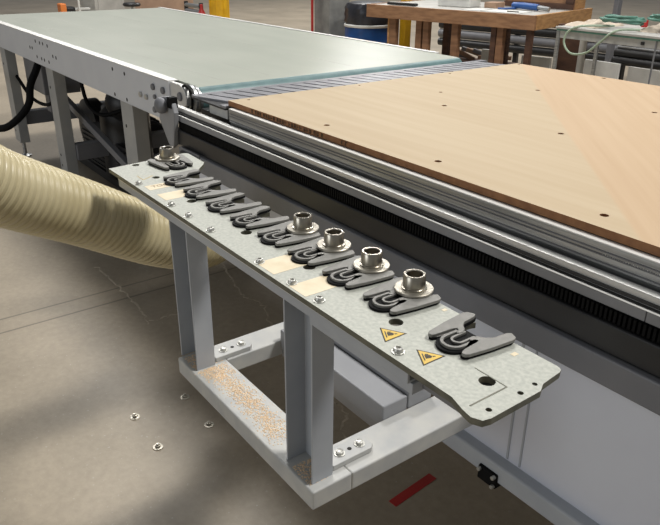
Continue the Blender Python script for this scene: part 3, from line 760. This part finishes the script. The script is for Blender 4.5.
# storage beneath and behind the bench
rk = thing('pipe_rack', bw(1.0, 2.2, 0), 'long dark steel rack of tubes on the floor behind the workbench', 'rack')
for k, (z, mm, r) in enumerate(((.62, 'timber_dark', .05), (.50, 'black_beam', .055), (.38, 'beam', .06), (.26, 'black_beam', .055))):
    bm = nb(); sweep(bm, [bw(-.6, 2.3, z), bw(3.2, 2.3, z)], r, 16); obj('tube', bm, M[mm], rk, smooth=True)
for s in (-.5, .6, 1.9, 3.1):
    bm = nb(); bbox_(bm, s, s + .06, 2.30, 2.36, 0, .72); obj('upright', bm, M['black_beam'], rk)
for i, (s0, s1) in enumerate(((.62, .98), (1.18, 1.56))):
    on_bench('white_panel', s0, s1, 1.40, 1.44, 0.0, .34 - .02 * i, M['white'], ('white panel standing on the floor behind the middle of the workbench' if i == 0 else 'white panel standing on the floor behind the near end of the workbench'), 'panel')
db = thing('scrap_pile', bw(.30, 1.6, 0), 'low pile of dark scrap metal on the floor behind the workbench legs', 'scrap')
for i in range(9):
    bm = nb(); s = -.05 + .09 * i; bar(bm, bw(s, 1.55 + .05 * random.random(), .20 + .10 * random.random()), bw(s + .25, 1.65, .16 + .1 * random.random()), .06, .05)
    obj('scrap_piece', bm, M['beam'] if i % 2 else M['tan'], db, bevel=.004)
bm = nb(); bbox_(bm, -.2, 1.0, 1.45, 1.8, 0, .16); obj('skid', bm, M['timber_dark'], db, bevel=.004)

# yellow bollard behind the bench, drum, column, pipe
def post(name, x, y, r, h, m, lab, cat, n=24):
    bm = nb(); cyl(bm, (x, y, 0), r, h, n, 'z', min(.02, r * .4)); return tag(obj(name, bm, m, smooth=True), lab, cat)
bm = nb(); box(bm, -7.06, -6.95, 6.37, 6.48, 0, 1.1); tag(obj('square_post', bm, M['yellow'], bevel=.01), 'yellow square post between the timber workbench legs', 'post')
drum = thing('waste_drum', (-7.30, 6.04, 0), 'blue waste drum with black liner beside the grey column', 'drum')
C = (-7.30, 6.04, 0)
bm = nb(); lathe(bm, C, [(.29, 0), (.30, .01), (.30, .18), (.308, .20), (.30, .22), (.30, .38), (.308, .40), (.30, .42), (.30, .585), (.29, .585)], 40); obj('drum_body', bm, M['bluepl'], drum, smooth=True)
bm = nb(); lathe(bm, C, [(.308, .575), (.314, .585), (.314, .602), (.305, .610), (.285, .610), (.285, .575)], 40, close=True); obj('drum_rim', bm, M['white'], drum, smooth=True)
bm = nb(); prof = [(.295, .611), (.307, .65), (.298, .73), (.304, .80), (.275, .86), (.18, .88), (.02, .87)]
lathe(bm, C, prof, 40)
for v in bm.verts:
    a = math.atan2(v.co.y - C[1], v.co.x - C[0]); k = 1 + .03 * math.sin(a * 9 + v.co.z * 30) + .02 * math.sin(a * 17 - v.co.z * 50)
    v.co.x = C[0] + (v.co.x - C[0]) * k; v.co.y = C[1] + (v.co.y - C[1]) * k
obj('bin_liner', bm, M['bag'], drum, smooth=True)
bm = nb(); box(bm, -8.26, -7.90, 5.86, 6.20, 0, 5.0); tag(obj('building_column', bm, M['concrete_col'], bevel=.01), 'square grey steel column behind the blue drum', 'column')
bm = nb(); cyl(bm, (-8.22, 5.80, 0), .018, 5.0, 12); tag(obj('red_pipe', bm, M['red'], smooth=True), 'thin red vertical pipe beside the grey column', 'pipe')
cd = thing('column_guard', (-10.468, 5.49, 0), 'large yellow column guard beyond the far edge of the belt', 'bollard')
bm = nb(); cyl(bm, (-10.40, 5.53, 0), .155, 1.1, 30, 'z', .02); obj('guard', bm, M['yellow'], cd, smooth=True)
bm = nb()
for i in range(8):
    a = 2 * PI * i / 8; box(bm, -10.40 + .155 * math.cos(a) - .008, -10.40 + .155 * math.cos(a) + .008, 5.53 + .155 * math.sin(a) - .008, 5.53 + .155 * math.sin(a) + .008, .1, 1.0)
obj('guard_rib', bm, M['yellow'], cd)
bm = nb(); lathe(bm, (-10.62, 5.33, 0), [(.09, 0), (.09, .45), (.05, .55), (.025, .60), (.025, .66), (.0001, .67)], 20); tag(obj('fire_extinguisher', bm, M['red'], smooth=True), 'red cylinder standing against the large yellow column guard', 'extinguisher')

# far left clutter, beyond the belt
gb = thing('machine_cabinet', (-13.6, 4.82, 0), 'pale grey cabinet standing on the floor beyond the belt', 'cabinet')
bm = nb(); box(bm, -13.9, -13.4, 4.50, 5.12, 0, .95, rot=.2); obj('cabinet_body', bm, M['greycard'], gb, bevel=.01)
bm = nb(); box(bm, -13.42, -13.38, 4.56, 5.04, .15, .85, rot=.2, piv=(-13.65, 4.81, 0)); obj('cabinet_door', bm, M['greycard'], gb, bevel=.004)
fl = thing('pallet_truck', (-13.4, 4.2, 0), 'black and orange pallet truck beside the pale grey cabinet', 'truck')
bm = nb(); box(bm, -13.55, -13.35, 4.02, 4.20, 0.05, .50, bev=.03); obj('truck_body', bm, M['black'], fl)
bm = nb(); box(bm, -13.50, -13.30, 3.92, 4.03, 0.1, .56, bev=.02); obj('truck_cover', bm, M['orange'], fl)
bm = nb(); cyl(bm, (-13.3, 4.25, 0), .02, 1.1, 12); obj('handle', bm, M['white'], fl, smooth=True)
bm = nb(); box(bm, -13.5, -13.4, 4.20, 4.48, .30, .36); box(bm, -13.5, -13.4, 4.20, 4.48, .44, .47); obj('crossbar', bm, M['white'], fl)
ch = thing('work_stool', (-12.9, 5.0, 0), 'black work stool standing between the pale cabinet and tan board', 'stool')
bm = nb(); cyl(bm, (-12.95, 5.10, .50), .16, .06, 24, 'z', .02); obj('seat', bm, M['black'], ch, smooth=True)
bm = nb(); cyl(bm, (-12.95, 5.10, .06), .02, .45, 12); obj('post', bm, M['alu'], ch, smooth=True)
for i in range(5):
    bm = nb(); a = 2 * PI * i / 5; bar(bm, (-12.95, 5.10, .07), (-12.95 + .24 * math.cos(a), 5.10 + .24 * math.sin(a), .03), .03, .03); obj('leg', bm, M['black'], ch)
bm = nb(); box(bm, -13.35, -13.28, 5.35, 6.45, 0.0, .95, rot=-.35); tag(obj('tan_board', bm, M['tan'], bevel=.004), 'tan board standing upright on the floor beyond the belt', 'board')
rb_ = thing('roller_stand', (-11.7, 5.72, 0), 'dark roller stand between the tan board and yellow column guard', 'stand')
for i in range(3):
    bm = nb(); cyl(bm, (-12.05, 5.75, .38 + .09 * i), .035, .55, 16, 'x'); obj('roller', bm, M['beam'] if i % 2 else M['alu'], rb_, smooth=True)
for x in (-12.07, -11.49):
    bm = nb(); box(bm, x, x + .04, 5.72, 5.78, 0, .62); obj('upright', bm, M['black_beam'], rb_)
bm = nb(); cyl(bm, (-14.9, 2.9, 0), .3, .5, 24); bm.free()

# second table
tb = thing('steel_table', (-3.4, 6.2, 0), 'narrow grey steel table in front of the timber workbench end, holding green hoses', 'table')
bm = nb(); box(bm, -4.16, -2.55, 5.70, 6.42, .835, .855); obj('table_top', bm, M['greycard'], tb, bevel=.003)
bm = nb(); box(bm, -4.13, -2.58, 5.72, 5.745, .755, .835); obj('apron', bm, M['paint_worn'], tb, bevel=.002)
bm = nb(); box(bm, -4.15, -2.56, 5.705, 5.72, .82, .838); obj('edge_strip', bm, M['green'], tb)
for x, y in ((-4.15, 5.71), (-3.17, 5.71), (-4.15, 6.36), (-2.62, 5.71), (-2.62, 6.36)):
    bm = nb(); w = .03 if x != -3.17 else .012; box(bm, x, x + w, y, y + w, 0, .835); obj('leg', bm, M['beam'] if x == -3.17 else M['alu'], tb, bevel=.002)
bm = nb(); box(bm, -3.30, -3.27, 5.712, 5.722, .775, .800); obj('socket', bm, M['black'], tb)
bm = nb(); sweep(bm, [(-4.28, 6.35, 0), (-4.28, 6.35, .78)], .035, 14); tag(obj('blue_white_tube', bm, M['greycard'], smooth=True), 'pale upright tube standing under the narrow steel table', 'tube')
bm = nb(); box(bm, -4.66, -4.33, 6.42, 6.50, 0, .80, bev=.01); tag(obj('timber_post', bm, M['timber_dark']), 'dark timber post behind the steel table coil', 'post')
# crumpled cloth
def lumpy(name, c, sx, sy, h, m, lab, cat, seed):
    random.seed(seed); bm = nb(); bmesh.ops.create_grid(bm, x_segments=24, y_segments=18, size=.5)
    ph = [random.uniform(0, 6) for _ in range(6)]
    for v in bm.verts:
        x, y = v.co.x, v.co.y; e = max(0, 1 - (2 * max(abs(x), abs(y))) ** 6)
        z = h * e * (.55 + .2 * math.sin(9 * x + ph[0] + 3 * y) + .2 * math.sin(13 * y + ph[1] - 4 * x) + .1 * math.sin(25 * x + ph[2]))
        v.co = Vector((c[0] + x * sx * (1 + .08 * math.sin(7 * y + ph[3])), c[1] + y * sy * (1 + .08 * math.sin(8 * x + ph[4])), c[2] + max(z, .002)))
    r = bmesh.ops.extrude_face_region(bm, geom=bm.faces[:])
    for g in r['geom']:
        if isinstance(g, bmesh.types.BMVert): g.co.z = c[2] + .0005
    return tag(obj(name, bm, m, smooth=True), lab, cat)
lumpy('folded_cloth', (-3.99, 6.04, .855), .34, .42, .06, M['cloth'], 'folded beige cloth on the far corner of the steel table', 'cloth', 3)
lumpy('folded_cloth', (-3.22, 6.12, .855), .52, .36, .08, M['cloth'], 'crumpled beige cloth under the green hoses on the steel table', 'cloth', 5)
def coil(name, c, r, turns, m, lab, seed, wr=.011):
    random.seed(seed); pts = []
    for i in range(turns * 10):
        a = 2 * PI * i / 10; q = r * random.uniform(.75, 1.1)
        pts.append((c[0] + q * math.cos(a) * 1.4, c[1] + q * math.sin(a) * .8, c[2] + .05 + .012 * (i / 10) + random.uniform(0, .02)))
    bm = nb(); sweep(bm, catmull(pts, 4), wr, 8); return tag(obj(name, bm, m, smooth=True), lab, 'hose')
coil('air_hose', (-3.66, 5.98, .855), .15, 4, M['green'], 'coiled sea green air hose on the steel table beside the beige cloth', 4)
coil('air_hose', (-3.27, 6.02, .90), .13, 3, M['green'], 'loose green air hose piled on the crumpled beige cloth', 9)
bm = nb(); sweep(bm, catmull([(-3.72, 5.95, .88), (-3.90, 5.72, .875), (-4.00, 5.67, .82), (-4.02, 5.665, .72), (-3.93, 5.66, .64), (-3.78, 5.665, .66), (-3.66, 5.67, .76), (-3.58, 5.68, .84), (-3.52, 5.74, .875), (-3.40, 5.84, .88)], 8), .010, 10)
tag(obj('hanging_cable', bm, M['cable'], smooth=True), 'pale green cable looping down over the front of the steel table', 'cable')
bm = nb(); cyl(bm, (-3.66, 6.34, .8552), .03, .06, 16); tag(obj('spool', bm, M['red'], smooth=True), 'small red spool on the steel table behind the green hoses', 'spool')
# long sheets and rails behind table 2
for i, (x0, x1, y, z0, z1, mm, lab) in enumerate(((-4.90, -4.45, 7.35, 0, .34, 'white', 'white sheet leaning behind the timber post, nearest the workbench'), (-4.22, -2.9, 7.15, 0, .36, 'greycard', 'long light grey sheet standing behind the steel table'))):
    bm = nb(); box(bm, x0, x1, y, y + .03, z0, z1); tag(obj('leaning_sheet', bm, M[mm], bevel=.003), lab, 'sheet')
rr_ = thing('roller_rack', (-3.5, 7.6, 0), 'dark roller rack with shiny tubes on the floor behind the steel table', 'rack')
for k, (z, mm) in enumerate(((.36, 'black_beam'), (.44, 'black_beam'), (.50, 'alu'), (.60, 'beam'))):
    bm = nb(); sweep(bm, [(-4.6, 7.45 + .03 * k, z), (-2.0, 7.45 + .03 * k, z)], .045 if mm != 'alu' else .02, 12); obj('tube', bm, M[mm], rr_, smooth=True)
for x in (-4.55, -3.2, -2.05):
    bm = nb(); box(bm, x, x + .05, 7.50, 7.56, 0, .66); obj('upright', bm, M['black_beam'], rr_)
for i, (x, y) in enumerate(((-4.90, 7.75), (-4.40, 8.75))):
    bm = nb(); box(bm, x, x + .06, y, y + .08, 0, 3.0); tag(obj('steel_upright', bm, M['beam'], bevel=.004), ('dark steel upright behind the timber crate corner' if i == 0 else 'dark steel upright behind the far side of the steel table'), 'post')

# ------------------------------------------------------------------ lights
w = bpy.data.worlds.new('world'); scene.world = w; w.use_nodes = True
w.node_tree.nodes['Background'].inputs[0].default_value = (.95, .97, 1.0, 1); w.node_tree.nodes['Background'].inputs[1].default_value = .22
def area(name, loc, target, size, power, col=(1, .98, .95), sy=None):
    l = bpy.data.lights.new(name, 'AREA'); l.size = size; l.energy = power; l.color = col
    if sy: l.shape = 'RECTANGLE'; l.size_y = sy
    o = bpy.data.objects.new(name, l); COL.objects.link(o); o.location = loc
    o.rotation_euler = (Vector(target) - Vector(loc)).to_track_quat('-Z', 'Y').to_euler(); return o
area('high_bay_lamp', (1.4, 4.4, 7.5), (-1.3, 1.0, .5), 1.3, 570)
area('high_bay_lamp', (-5.6, 3.2, 7.5), (-4.5, 2, .5), 1.2, 250)
area('high_bay_lamp', (-6.0, 8.5, 7.5), (-6, 7, 0), 1.5, 230)
area('high_bay_lamp', (-12, 4.0, 7.5), (-11, 5, 0), 2, 350)
area('high_bay_lamp', (-14, 12.0, 7.5), (-14, 12, 0), 2, 560)
# added unseen fill light, low behind the camera, to brighten upright faces
area('low_side_fill', (-2.0, -9.0, 1.9), (-1.8, 1.0, .8), 4.5, 150, (.93, .97, 1.0), 3.0)
vs_ = scene.view_settings; vs_.view_transform = 'Standard'; vs_.look = 'None'; vs_.exposure = 0.0; vs_.gamma = 1.0; vs_.use_curve_mapping = False
